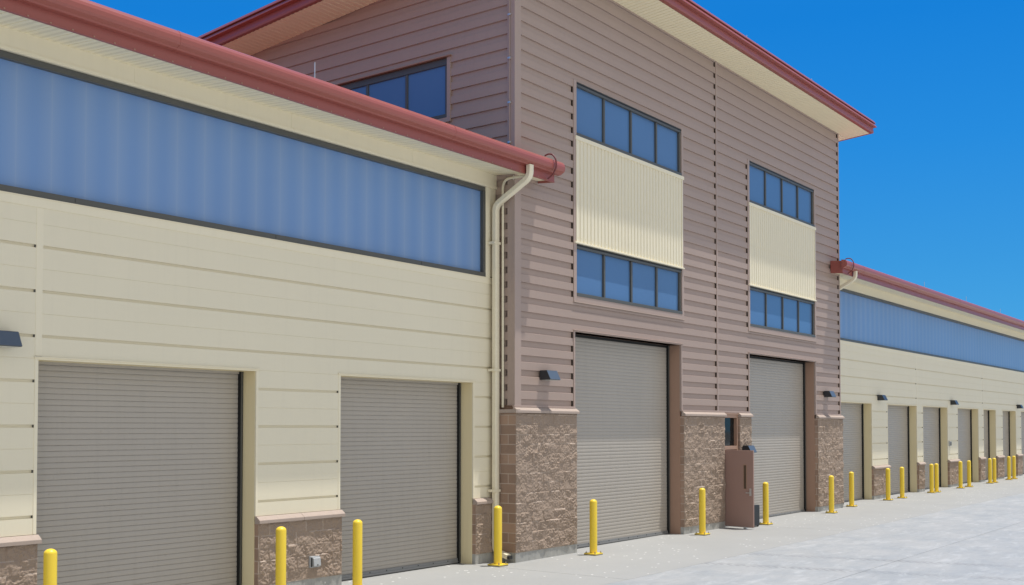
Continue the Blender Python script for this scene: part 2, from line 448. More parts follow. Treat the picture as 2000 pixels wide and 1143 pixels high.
# ------------------------------------------------------------------ ground
def sheet(name, x0, x1, y0, y1, dz, mat, thick=.02):
    mb = MB(); xs = sorted({x0, x1} | {x for x in (18, 66.08) if x0 < x < x1})
    for a, b in zip(xs, xs[1:]):
        mb.face([(a, y0, gz(a)+dz), (b, y0, gz(b)+dz), (b, y1, gz(b)+dz), (a, y1, gz(a)+dz)], mat)
        for y in (y0, y1): mb.face([(a, y, gz(a)+dz), (b, y, gz(b)+dz), (b, y, gz(b)+dz-thick), (a, y, gz(a)+dz-thick)], mat)
    for x in (x0, x1): mb.face([(x, y0, gz(x)+dz), (x, y1, gz(x)+dz), (x, y1, gz(x)+dz-thick), (x, y0, gz(x)+dz-thick)], mat)
    o = mb.build(name); o['kind'] = 'structure'; return o
sheet('ground', -500, 700, -500, 700, -.03, 'earth')
J = .005
xs = [-40, -5.4, 6.1, 17.55, 29.05, 40.5, 52, 63.5, 140]
for a, b in zip(xs, xs[1:]): sheet('pavement', a+J*1.1, b-J*1.1, 10.43+J, 14.7, 0, 'apron', .028)
for a, b in ((7.35, 10.43), (3.2, 7.35), (-1, 3.2), (-5.2, -1), (-9.4, -5.2), (-60, -9.4)):
    sheet('yard', -60, 160, a+J*1.1, b-J*1.1, .001, 'yard' if b > 3.3 else 'bounce_yard', .028)  # unseen rear slabs are brightened to act as a reflector

# ------------------------------------------------------------------ low wings
def wing(label, xa, xb, doors, joints, strip, eave, seed, step, cat='building'):
    root = thing('garage_wing', label, cat, (.105+.517*(round((xa+xb)/2/.517)+.5), 14.5, 0))
    mb = MB()
    GR = [5.245-.612*k for k in range(7)]
    def flat(x0, x1, z0, z1, dot=True):
        cuts = []
        for g in GR:
            cuts.append((g-.021, g+.021, .034)); cuts.append((g+.302, g+.309, .005))
        cuts = sorted(c for c in cuts if c[1] > z0 and c[0] < z1)
        z = z0
        for a, b, d in cuts:
            a2, b2 = max(a, z0), min(b, z1)
            if a2 > z: mb.face([(x0, YW, z), (x1, YW, z), (x1, YW, a2), (x0, YW, a2)], 'cream')
            mb.face([(x0, YW, a2), (x1, YW, a2), (x1, YW+d, a2+.001), (x0, YW+d, a2+.001)], 'cream')
            mb.face([(x0, YW+d, a2+.001), (x1, YW+d, a2+.001), (x1, YW+d, b2-.001), (x0, YW+d, b2-.001)], 'cream')
            mb.face([(x0, YW+d, b2-.001), (x1, YW+d, b2-.001), (x1, YW, b2), (x0, YW, b2)], 'cream')
            if dot and d > .02: mb.box(x1-.013, x1-.001, YW+.006, YW+.03, a2+.003, b2-.003, 'frame')
            z = b2
        if z < z1: mb.face([(x0, YW, z), (x1, YW, z), (x1, YW, z1), (x0, YW, z1)], 'cream')
    edges = [xa]+[j for j in joints if xa < j < xb]+[xb]
    for n, (a, b) in enumerate(zip(edges, edges[1:])):
        flat(a+(.05 if n else 0), b-(.05 if n < len(edges)-2 else 0), 3.745, 5.78)
    HD = 3.70
    piers = []; x = xa
    for d0, d1 in doors: piers.append((x, d0)); x = d1
    piers.append((x, xb))
    for a, b in piers:
        if b-a > .05: flat(a+.05, b-.05, 1.335, 3.745)
    for a, b in [(xa, strip[0]), (strip[1], xb)]:
        if b-a > .02: flat(a, b, 5.93, 7.80, False)
    # backing walls behind the cladding
    mb.box(xa, xb, YW+.03, 14.6, 3.78, 5.86, 'cream', skip='f')
    mb.box(xa, xb, YW+.03, 14.6, 7.86, 8.3, 'cream', skip='f')
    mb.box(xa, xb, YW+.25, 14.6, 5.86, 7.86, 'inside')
    for a, b in piers:
        if b-a > .02: mb.box(a+.02, b-.02, YW+.03, 14.6, -.2, 3.78, 'cream')
    mb.box(xa, xb, 30, 30.2, -.2, 9.7, 'cream')
    for x in (xa, xb-.2): mb.prism([(14.6, -.2), (30, -.2), (30, 9.7), (14.6, 8.35)], 'x', x, x+.2, 'cream')
    mb.box(xa+.2, xb-.2, 14.9, 15.0, -.2, 8.3, 'inside')
    mb.build('wall', root)
    # trims: vertical joint covers, sill trim under the strip, fascia band over it
    t = MB()
    for j in joints:
        if xa < j < xb: t.box(j-.05, j+.05, YW-.004, YW+.02, 3.75, 5.775, 'cream_trim')
    t.box(xa, xb, YW-.012, YW+.03, 5.775, 5.895, 'cream_trim')
    t.box(xa, xb, YW-.022, YW+.03, 5.895, 5.91, 'cream_trim')
    t.box(xa, xb, YW-.03, YW+.03, 7.85, 8.13, 'cream_trim'); t.box(xa, xb, YW-.045, YW+.03, 7.795, 7.85, 'cream_trim')
    q = xa+1.4
    while q < xb:
        t.box(q, q+.06, YW-.034, YW-.029, 7.86, 8.09, 'cream_trim'); q += 3.05
    if strip[1] < xb-.1: t.box(strip[1], strip[1]+.14, YW-.016, YW+.03, 5.91, 7.795, 'cream_trim')
    t.build('wall_trim', root, bevel=.004)
    # doors with jambs
    for d0, d1 in doors:
        f = MB()
        f.box(d0-.05, d0, YW-.006, YW+.03, 1.335, HD, 'cream_trim'); f.box(d1, d1+.05, YW-.006, YW+.03, 1.335, HD, 'cream_trim')
        f.box(d0-.05, d1+.05, YW-.006, YW+.03, HD, HD+.045, 'cream_trim'); f.box(d0-.07, d1+.07, YW-.028, YW-.004, HD+.03, HD+.042, 'cream_trim')
        for x0, x1 in ((d0-.015, d0), (d1, d1+.015)): f.box(x0, x1, YW+.03, 14.52, -.1, HD, 'jamb_tan')
        f.box(d0-.015, d1+.015, YW+.03, 14.52, HD, HD+.03, 'jamb_tan')
        f.build('door_frame', root, bevel=.003)
        roller_door(root, d0, d1, 14.49, HD-.01)
    for n, (a, b) in enumerate(piers):
        if b-a > .05:
            p0 = .0 if n else 0
            pier(root, a+.012, b-.012 if b < xb or n < len(piers)-1 else b, 14.06, 14.2, 1.215, step, seed+n)
    # strip window
    w = MB(); s0, s1 = strip; fw = .07
    w.box(s0, s1, YW-.006, YW+.12, 5.915, 5.915+.085, 'frame'); w.box(s0, s1, YW+.004, YW+.12, 7.70, 7.79, 'frame')
    w.box(s0, s0+fw, YW-.002, YW+.12, 6.0, 7.70, 'frame'); w.box(s1-fw, s1, YW-.002, YW+.12, 6.0, 7.70, 'frame')
    q = s0+1.2
    while q < s1-.2:
        w.box(q, q+.01, YW-.009, YW, 5.93, 5.99, 'black'); q += 3.66
    wf = w.build('strip_window', root, bevel=.004)
    g = MB(); q = s0+fw; per = .517
    # multiwall polycarbonate planks: each slightly bowed, with a standing joint between them
    q = math.floor(s0/per)*per+.105
    q = math.floor((s0-.105)/per)*per+.105
    while q < s1-fw:
        n = 6
        for i in range(n):
            u0, u1 = q+per*i/n, q+per*(i+1)/n
            u0c, u1c = max(u0, s0+.05), min(u1, s1-.05)
            if u1c-u0c < .005: continue
            def yy(u):
                t = (u-q)/per
                return YW+.085-.002*math.sin(PI*t)
            g.face([(u0c, yy(u0c), 5.97), (u1c, yy(u1c), 5.97), (u1c, yy(u1c), 7.74), (u0c, yy(u0c), 7.74)], 'poly')
        q += per
    g.build('panel', wf, smooth=False)
    # eave
    e0, e1 = eave
    s = MB(); q = e0; pp = .31
    def zs(y): return 8.023+(y-13.2)*SL
    while q < e1-.001:
        r = min(q+pp, e1)
        for u0, u1, d0, d1 in ((q, q+.008, .02, .02), (q+.008, q+.014, .02, 0), (q+.014, r-.006, 0, 0), (r-.006, r, 0, .02)):
            s.face([(u0, 13.21, zs(13.21)+d0), (u0, 14.14, zs(14.14)+d0), (u1, 14.14, zs(14.14)+d1), (u1, 13.21, zs(13.21)+d1)], 'perf')
        q += pp
    s.build('soffit', root)
    r = MB(); E0 = e0 if e0 > xa-.5 else xa
    pts = [(13.22, 8.39), (13.22, 8.14), (14.7, 8.26), (30.4, 9.58), (30.4, 9.83)]
    r.prism(pts, 'x', xa+.001, xb-.001, 'red')
    for a, b in ((e0, xa), (xb, e1)):
        if b-a > .05: r.prism([(13.22, 8.39), (13.22, 8.14), (13.61, 8.17), (13.61, 8.422)], 'x', a+.015, b-.002, 'red')
    q = xa+.2
    while q < xb:
        r.prism([(13.25, 8.39), (30.3, 9.82), (30.3, 9.86), (13.25, 8.43)], 'x', q, q+.03, 'red'); q += .45
    r.build('roof', root)
    fb = MB()
    fb.box(e0, e1, 13.195, 13.235, 7.976, 8.40, 'red'); fb.box(e0, e1, 13.183, 13.235, 7.972, 7.986, 'red')
    q = e0+.16
    while q < e1:
        fb.box(q-.009, q+.009, 13.176, 13.183, 7.98, 7.997, 'brown_jamb'); q += .31
    for x in ((e0,) if e0 > xa-2 and e0 > 20 else (e1-.02,)):
        fb.prism([(13.236, 7.976), (13.61, 8.01), (13.61, 8.43), (13.236, 8.40)], 'x', x, x+.02, 'red')
    fb.build('fascia', root)
    gt = MB()
    prof = [(13.194, 8.42), (13.075, 8.405), (13.035, 8.378), (13.007, 8.335), (12.996, 8.29), (13.0, 8.23), (13.016, 8.193), (13.05, 8.175), (13.08, 8.16), (13.10, 8.14), (13.194, 8.135)]
    gt.prism(prof, 'x', e0-.12 if e0 > 20 else e0, e1+.12 if e1 < 30 else e1, 'red')
    gut = gt.build('gutter', root)
    q = e0+1.6
    while q < e1-.5:
        sm = MB(); pr = [(a-.003 if a < 13.19 else a, b+(.003 if b > 8.2 else -.003)) for a, b in prof]
        sm.prism(pr, 'x', q, q+.035, 'red'); sm.build('gutter_joint', gut); q += 6.1
    xx = e1-.27 if e1 < 30 else e0+.42
    st = MB()
    st.tube(bend([(xx, 13.25, 8.50), (xx, 13.16, 8.53), (xx, 13.05, 8.50), (xx, 12.965, 8.38), (xx, 12.955, 8.22), (xx, 13.03, 8.09), (xx, 13.17, 8.0)], .05), .017, 'strap', 8)
    st.build('strap', gut, smooth=True)
    return root

left = wing('low cream metal wing with a red gutter and large roller doors, nearest the camera', -4, 18.36,
            [(-2.6, 1.15), (2.5, 6.25), (8.17, 11.95), (13.86, 17.61)], [-2.7, 8.17], (-3.5, 18.015), (-4.2, 19.2), 10, .0165)
right = wing('low cream metal wing with a long row of narrow-looking roller doors running into the distance', 37.12, 86,
             [(38.05, 41.80), (43.66, 47.43), (48.29, 52.02), (53.70, 57.42), (58.41, 60.90), (62.35, 65.39), (66.62, 70.3), (71.6, 75.3), (76.9, 80.6)],
             [47.46, 58.34, 69.2], (37.5, 85.5), (36.28, 86.2), 60, .033)
# downspouts with brackets, small conduit in the corner
def downspout(root, x, zfoot):
    d = MB()
    d.tube(bend([(x, 13.66, zfoot+.13), (x, 13.99, zfoot+.22), (x, 13.99, 7.42), (x, 13.11, 7.90), (x, 13.11, 8.15)], .13), .055, 'cream_trim', rx=.07, square=True)
    o = d.build('downspout', root, smooth=True)
    for z in (1.45, 3.95, 6.6):
        b = MB(); b.prism([(x-.13, 14.1), (x-.13, 13.925), (x+.085, 13.925), (x+.085, 13.935), (x-.07, 13.935), (x-.07, 14.1)], 'z', z, z+.05, 'cream_trim'); b.build('bracket', o)
    h = MB(); h.box(x-.05, x+.05, 13.600, 13.655, zfoot+.085, zfoot+.15, 'inside'); h.build('spout_mouth', o)
downspout(left, 18.2, 0); downspout(right, 37.28, .06)
c = MB()
c.tube(bend([(18.325, 13.9, 3.2), (18.325, 13.9, 7.98), (18.325, 13.25, 7.975)], .2), .027, 'cream_trim', 10)
c.tube([(18.325, 13.62, 8.03), (18.325, 13.62, 7.93)], .008, 'steel', 6); c.build('conduit', left, smooth=True)

# ------------------------------------------------------------------ tall block
T = thing('tower_block', 'tall mauve-brown ribbed metal block with two tall roller doors between two low wings', 'building', (27.7, 14.5, 0))
D1, D2 = (20.62, 25.62), (29.79, 34.86)
MD = (28.05, 28.97)
mb = MB()
ZT = 12.955
def half(xl, xr, dl, dr, wl, wr):
    siding_front(mb, xl, xr, 10.62, ZT)
    siding_front(mb, xl, xr, 4.975, 5.585)
    siding_front(mb, xl, wl-.12, 5.585, 10.62); siding_front(mb, wr+.1, xr, 5.585, 10.62, True)
    siding_front(mb, xl, dl-.06, 3.25, 4.975); siding_front(mb, dr+.06, xr, 3.25, 4.975)
half(18.57, 27.70, *D1, 20.69, 25.68); half(27.77, 37.075, *D2, 29.86, 34.86)
siding_side(mb, 18.36, 1, 13.80, 14.16, 3.25, 8.35, True)
SW = (15.46, 20.36, 9.56, 10.88)
siding_side(mb, 18.36, 1, 13.80, 33, 8.2, SW[2]-.1); siding_side(mb, 18.36, 1, 13.80, SW[0]-.1, SW[2]-.1, SW[3]+.02)
siding_side(mb, 18.36, 1, SW[1]+.1, 33, SW[2]-.1, SW[3]+.02, True); siding_side(mb, 18.36, 1, 13.80, 33, SW[3]+.02, 13.0)
siding_side(mb, 37.12, -1, 13.80, 33, 3.25, 13.0)
# backing
def bk(x0, x1, z0, z1): mb.box(x0, x1, YTR+.004, 13.96, z0, z1, 'brown_jamb')
for x0, x1 in ((18.42, D1[0]-.012), (D1[1]+.012, MD[0]-.04), (MD[1]+.04, D2[0]-.012), (D2[1]+.012, 37.06)): bk(x0, x1, -.2, 3.22)
for x0, x1 in ((18.42, D1[0]-.012), (D1[1]+.012, D2[0]-.012), (D2[1]+.012, 37.06)): bk(x0, x1, 3.22, 4.93)
bk(18.42, 37.06, 4.93, 5.6)
for x0, x1 in ((18.42, 20.69), (25.68, 29.86), (34.86, 37.06)): bk(x0, x1, 5.6, 10.6)
bk(18.42, 37.06, 10.6, 12.95)
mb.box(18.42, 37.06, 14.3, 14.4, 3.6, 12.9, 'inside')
for x0, x1 in ((18.45, 18.7), (36.8, 37.075)):
    mb.prism([(13.97, -.2), (33, -.2), (33, 11.2), (13.97, 12.9)], 'x', x0, x1, 'brown_jamb')
mb.box(18.41, 37.07, 33, 33.2, -.2, 11.2, 'mauve')
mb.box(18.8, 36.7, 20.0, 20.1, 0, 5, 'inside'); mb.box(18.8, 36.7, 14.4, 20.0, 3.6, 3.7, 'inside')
mb.build('wall', T)
t = MB()
t.box(18.345, 18.57, YT-.015, YT+.05, 3.24, ZT, 'mauve_trim'); t.box(18.345, 18.40, YT+.05, 13.80, 3.24, ZT, 'mauve_trim')
t.box(27.70, 27.77, YT-.013, YT+.04, 3.24, ZT, 'mauve_trim'); t.box(37.075, 37.135, YT-.013, YT+.05, 3.24, ZT, 'mauve_trim'); t.box(37.08, 37.135, YT+.05, 13.80, 3.24, ZT, 'mauve_trim')
for a, b in ((18.33, D1[0]-.0), (D1[1]+.0, D2[0]-.0), (D2[1]+.0, 37.15)):
    t.box(a, b, YT-.02, YT+.04, 3.205, 3.25, 'mauve_trim'); t.box(a, b, YT-.045, YT-.02, 3.205, 3.215, 'mauve_trim')
for (d0, d1), (w0, w1) in ((D1, (20.69, 25.68)), (D2, (29.86, 34.86))):
    t.box(d0-.06, d0, YT-.014, YT+.045, 3.25, 4.93, 'mauve_trim'); t.box(d1, d1+.06, YT-.014, YT+.045, 3.25, 4.93, 'mauve_trim')
    t.box(d0-.06, d1+.06, YT-.014, YT+.045, 4.93, 4.975, 'mauve_trim'); t.box(d0-.08, d1+.1, YT-.045, YT-.013, 4.955, 4.968, 'mauve_trim')
    t.box(w0-.12, w0, YT-.014, YT+.045, 5.60, 10.62, 'mauve_trim'); t.box(w1, w1+.1, YT-.014, YT+.045, 5.60, 10.62, 'mauve_trim')
    t.box(w0, w1, YT-.014, YT+.045, 5.60, 5.735, 'mauve_trim'); t.box(w0, w1, YT-.014, YT+.045, 10.6, 10.62, 'mauve_trim')
    t.box(w0-.14, w1+.12, YT-.04, YT-.013, 5.585, 5.60, 'cap')
# side window surround
t.box(18.345, 18.40, SW[0]-.1, SW[0], SW[2]-.1, SW[3]+.02, 'mauve_trim'); t.box(18.345, 18.40, SW[1], SW[1]+.1, SW[2]-.1, SW[3]+.02, 'mauve_trim')
t.box(18.345, 18.40, SW[0], SW[1], SW[2]-.1, SW[2], 'mauve_trim'); t.box(18.29, 18.36, SW[0]-.14, SW[1]+.14, SW[3]+.012, SW[3]+.035, 'brown_jamb')
t.build('wall_trim', T, bevel=.004)

def tower_window(x0, x1, z0, z1):
    w = MB(); f = .075
    w.box(x0, x1, YT+.0, YT+.14, z1-.10, z1, 'frame'); w.box(x0, x1, YT-.022, YT+.14, z0, z0+f, 'frame')
    w.box(x0, x1, YT-.006, YT+.02, z1-.05, z1-.02, 'black')
    w.box(x0, x0+f*.7, YT+.02, YT+.14, z0+f, z1-.1, 'frame'); w.box(x1-f, x1, YT+.02, YT+.14, z0+f, z1-.1, 'frame')
    for k in (1, 2, 3):
        c = x0+(x1-x0)*k/4; w.box(c-.035, c+.035, YT+.03, YT+.12, z0+f, z1-.1, 'frame')
    o = w.build('window', T, bevel=.004)
    g = MB(); n = 4
    for k in range(4):      # four panes, set a hair out of plane with one another as real panes are
        a, b = x0+(x1-x0)*k/4+.03, x0+(x1-x0)*(k+1)/4-.03; r = random.Random(int(x0*10+z0*100)+k)
        d = [YT+.075+r.uniform(-.004, .004) for _ in range(4)]
        g.face([(a, d[0], z0+.05), (b, d[1], z0+.05), (b, d[2], z1-.07), (a, d[3], z1-.07)], 'glass')
    g.build('glass', o)
for w0, w1 in ((20.69, 25.68), (29.86, 34.86)):
    tower_window(w0, w1, 9.36, 10.60); tower_window(w0, w1, 5.735, 6.92)
    p = MB(); q = w0; per = (w1-w0)/33
    pr = []
    for k in range(33):
        a = w0+k*per
        pr += [(a, YT+.010), (a+.012, YT-.012), (a+per-.036, YT-.012), (a+per-.024, YT+.010)]
    pr.append((w1, YT+.010))
    for (xa, ya), (xb, yb) in zip(pr, pr[1:]): p.face([(xa, ya, 6.95), (xb, yb, 6.95), (xb, yb, 9.32), (xa, ya, 9.32)], 'cream')
    for k in range(33):
        a = w0+k*per+per*.38
        for z in (7.06, 8.1, 9.2): p.box(a-.007, a+.007, YT-.017, YT-.012, z-.007, z+.007, 'jamb_tan')
    o = p.build('ribbed_panel', T)
    f = MB(); f.box(w0-.06, w1+.1, YT-.035, YT+.05, 9.27, 9.36, 'cream_trim'); f.box(w0-.1, w1+.08, YT-.05, YT+.05, 6.92, 6.955, 'cream_trim')
    f.box(w1-.02, w1+.03, YT-.028, YT+.03, 6.955, 9.27, 'cream_trim'); f.box(w0-.03, w0+.02, YT-.028, YT+.03, 6.955, 9.27, 'cream_trim')
    f.build('panel_trim', o, bevel=.004)
# window in the left flank
w = MB(); f = .08; y0, y1, z0, z1 = SW
w.box(18.38, 18.52, y0, y1, z1-.14, z1, 'frame'); w.box(18.345, 18.52, y0, y1, z0, z0+f, 'frame'); w.box(18.39, 18.52, y0, y0+f, z0+f, z1-.14, 'frame'); w.box(18.39, 18.52, y1-f, y1, z0+f, z1-.14, 'frame')
for k in (1, 2, 3): c = y0+(y1-y0)*k/4; w.box(18.39, 18.50, c-.035, c+.035, z0+f, z1-.14, 'frame')
o = w.build('window', T, bevel=.004)
g = MB(); g.face([(18.42, y0, z0), (18.42, y0, z1), (18.42, y1, z1), (18.42, y1, z0)], 'glass'); g.build('glass', o)

for d in (D1, D2):
    f = MB()
    for x0, x1 in ((d[0]-.011, d[0]), (d[1], d[1]+.011)): f.box(x0, x1, YT+.045, 14.04, -.1, 4.93, 'brown_jamb')
    f.box(d[0], d[1], YT+.045, 14.04, 4.93, 4.945, 'brown_jamb'); f.build('door_frame', T)
    roller_door(T, d[0], d[1], 14.01, 4.90, .08, seal='black', gd=.005)
P1 = pier(T, 18.31, 20.60, 13.555, 13.98, 3.085, .0165, 31)
pier(T, 25.64, 28.03, 13.555, 13.72, 3.085, .019, 32); pier(T, 28.99, 29.77, 13.555, 13.72, 3.085, .022, 33); pier(T, 34.88, 37.17, 13.555, 13.72, 3.085, .022, 34)
s = MB(); s.box(18.305, 18.40, 13.56, 14.13, .2, 3.085, 'smooth'); s.box(18.303, 18.40, 13.565, 14.13, -.2, .2, 'footing'); s.box(18.25, 18.40, 13.50, 14.10, 3.086, 3.16, 'cap'); s.build('side_blocks', T)

# roof, fascia, soffit of the tall block
XL, XR, YF, YB = 17.46, 38.02, 12.83, 34.0
def zb(y): return 12.95-SL*(y-13.65)
prof = [(0, .005), (.10, .0), (.112, .045), (.098, .165), (.085, .20), (.19, .205), (.195, .215), (.155, .290), (.08, .292), (.08, .330), (.165, .334), (.168, .342), (.120, .425), (-.25, .43)]
fa = MB(); loops = []
k = fa.mi('red')
for o_, dz in prof:
    loops.append([(XL-o_, YB, zb(YB)+dz), (XL-o_, YF-o_, zb(YF-o_)+dz), (XR+o_, YF-o_, zb(YF-o_)+dz), (XR+o_, YB, zb(YB)+dz)])
for A, B in zip(loops, loops[1:]):
    for j in range(3): fa.face([A[j], A[j+1], B[j+1], B[j]], 'red')
fa.build('fascia', T)
r = MB(); r.face([(XL+.2, YF+.2, zb(YF+.2)+.414), (XR-.2, YF+.2, zb(YF+.2)+.414), (XR-.2, YB, zb(YB)+.414), (XL+.2, YB, zb(YB)+.414)], 'red')
r.face([(XL+.05, YF+.05, zb(YF)+.2), (XR-.05, YF+.05, zb(YF)+.2), (XR-.05, YB, zb(YB)+.2), (XL+.05, YB, zb(YB)+.2)], 'inside')
r.build('roof', T)
s = MB()
def vstrip(a, b, n, fn):
    pp = (b-a)/n
    for i in range(n):
        q = a+i*pp
        for u0, u1, d0, d1 in ((q, q+.012, .03, .03), (q+.012, q+.022, .03, 0), (q+.022, q+pp-.010, 0, 0), (q+pp-.010, q+pp, 0, .03)): fn(u0, u1, d0, d1)
vstrip(XL, XR, 132, lambda u0, u1, d0, d1: s.face([(u0, YF, zb(YF)+d0), (u0, 13.64, zb(13.64)+d0), (u1, 13.64, zb(13.64)+d1), (u1, YF, zb(YF)+d1)], 'soffit'))
for xa, xb in ((XL, 18.37), (37.11, XR)):
    vstrip(13.64, YB, 132, lambda u0, u1, d0, d1: s.face([(xa, u0, zb(u0)+d0), (xa, u1, zb(u1)+d1), (xb, u1, zb(u1)+d1), (xb, u0, zb(u0)+d0)], 'soffit'))
s.build('soffit', T)
# lightning conductor on the corner, with clips
c = MB(); c.tube([(18.325, 13.73, 8.3), (18.325, 13.73, 12.96)], .011, 'mauve_trim', 8); co = c.build('conductor_cable', T)
c = MB()
for z in (8.736, 9.575, 10.513, 11.432, 12.35): c.box(18.30, 18.345, 13.695, 13.765, z-.022, z+.022, 'steel')
c.build('clip', co, bevel=.006)
# personnel door: frame, transom light, open leaf
fr = MB(); x0, x1 = MD
fr.box(x0-.03, x0+.03, 13.60, 13.75, 0, 3.15, 'brown_jamb'); fr.box(x1-.06, x1, 13.60, 13.75, 0, 3.15, 'brown_jamb')
fr.box(x0+.03, x1-.06, 13.60, 13.75, 3.06, 3.15, 'brown_jamb'); fr.box(x0+.03, x1-.06, 13.60, 13.75, 2.17, 2.27, 'brown_jamb')
fr.box(x0-.06, x1+.02, 13.58, 13.66, 3.15, 3.205, 'brown_jamb')
fr.box(x0+.005, x1-.005, 13.62, 13.80, .02, .045, 'bar_gray')
fo = fr.build('personnel_door', T, bevel=.004)
g = MB(); g.face([(x0+.02, 13.70, 2.26), (x1-.05, 13.70, 2.26), (x1-.05, 13.70, 3.07), (x0+.02, 13.70, 3.07)], 'dark_glass'); g.build('transom_glass', fo)
# open leaf: swung out on its left edge
import math as _m
ang = _m.radians(-98)
hx, hy = x0+.045, 13.585
dx, dy = _m.cos(ang), _m.sin(ang); nx_, ny_ = -dy, dx     # along the leaf; leaf normal
def L(u, n, z): return (hx+dx*u+nx_*n, hy+dy*u+ny_*n, z)
def lbox(mb, u0, u1, n0, n1, z0, z1, mat):
    v = [L(u, n, z) for z in (z0, z1) for n in (n0, n1) for u in (u0, u1)]; i = len(mb.v); k = mb.mi(mat); mb.v += v
    for q in ((0, 2, 3, 1), (4, 5, 7, 6), (0, 1, 5, 4), (2, 6, 7, 3), (0, 4, 6, 2), (1, 3, 7, 5)): mb.f.append(tuple(i+a for a in q)); mb.m.append(k)
lf = MB(); lbox(lf, .01, .93, -.045, 0, .075, 2.165, 'leaf'); lf_o = lf.build('door_leaf', T, bevel=.004)
vp = MB(); lbox(vp, .62, .73, -.052, -.044, 1.10, 1.78, 'brown_jamb'); lbox(vp, .635, .715, -.0535, -.0505, 1.12, 1.76, 'leaf_dark'); vp.build('vision_panel', lf_o)
ha = MB(); lbox(ha, .81, .87, -.06, -.044, .93, 1.13, 'steel'); lbox(ha, .72, .86, -.10, -.08, 1.0, 1.025, 'steel'); lbox(ha, .83, .85, -.09, -.05, 1.0, 1.025, 'steel'); ha.build('handle', lf_o, bevel=.004)
for z in (.25, 1.1, 1.95):
    hg = MB(); hg.tube([L(-.012, -.02, z-.06), L(-.012, -.02, z+.06)], .012, 'steel', 8); hg.build('hinge', lf_o)
kp = MB(); lbox(kp, .62, .70, -.055, .03, .03, .085, 'steel'); lbox(kp, .64, .68, -.04, .01, gz(28)+.001, .04, 'steel'); lbox(kp, .0, .93, -.047, .002, .066, .078, 'steel'); kp.build('door_stop', lf_o)

# ------------------------------------------------------------------ wall lamps
def lamp_proto(loc, label):
    r = thing('wall_lamp', label, 'lamp', loc, 'wedge lamps on the walls')
    b = MB(); X, Y, Z = loc; wd = .385
    b.prism([(Y, Z), (Y-.27, Z), (Y-.275, Z+.012), (Y-.18, Z+.2), (Y-.17, Z+.205), (Y, Z+.205)], 'x', X, X+wd, 'lamp'); b.build('housing', r, bevel=.006)
    v = MB(); v.prism([(Y-.2755, Z+.006), (Y-.279, Z+.012), (Y-.184, Z+.2), (Y-.181, Z+.196)], 'x', X+.003, X+wd-.003, 'lamp_front'); v.build('skylit_front', r)  # thin face added to carry the painted sky reflection
    l = MB(); l.box(X+.03, X+wd-.03, Y-.24, Y-.03, Z-.006, Z+.002, 'lens'); l.build('lens', r)
    p = MB(); p.box(X+.06, X+wd-.06, Y-.002, Y+.05, Z+.03, Z+.18, 'lamp'); p.build('back_plate', r)
    return r
lp = lamp_proto((19.26, YT-.001, 3.80), 'dark wedge lamp on brown ribbed wall left of the first tall roller door')
dup(lp, (35.62, YT-.001, 3.80), 'dark wedge lamp on the brown ribbed wall right of the second tall roller door')
dup(lp, (29.14, 13.553, 2.07), 'dark wedge lamp on brown stone just above the open personnel door')
dup(lp, (7.40, YW-.002, 3.84), 'large dark wedge lamp on cream siding, cut by the left picture edge')
dup(lp, (42.45, YW-.002, 3.84), 'small dark wedge lamp above the first cream pier of the far wing')
dup(lp, (52.5, YW-.002, 3.84), 'small dark wedge lamp above the pier with the little grey keypad in the far wing')
dup(lp, (65.6, YW-.002, 3.86), 'tiny dark wedge lamp at the right picture edge, farthest of the lamps')

# ------------------------------------------------------------------ bollards
def bollard_proto(loc, label):
    r = thing('bollard', label, 'bollard', loc, 'yellow bollards along the doors'); X, Y, Z = loc
    b = MB(); R = .083; hh = 1.20
    b.lathe([(R, Z+.012), (R, Z+hh-R*.75)]+[(R*_m.cos(a), Z+hh-R*.75+R*.75*_m.sin(a)) for a in [i*PI/2/7 for i in range(1, 7)]]+[(.002, Z+hh)], 'yellow', 28, (X, Y))
    b.build('post', r, smooth=True)
    p = MB(); p.box(X-.15, X+.15, Y-.15, Y+.15, Z+.012, Z+.032, 'yellow'); p.box(X-.148, X+.148, Y-.148, Y+.148, Z-.01, Z+.012, 'nut'); pl = p.build('base_plate', r, bevel=.003)
    for sx in (-1, 1):
        for sy in (-1, 1):
            q = MB(); c = (X+sx*.115, Y+sy*.115); q.lathe([(.018, Z+.03), (.018, Z+.05), (.009, Z+.052), (.009, Z+.075), (.001, Z+.077)], 'nut', 6, c); q.build('bolt', pl)
    return r
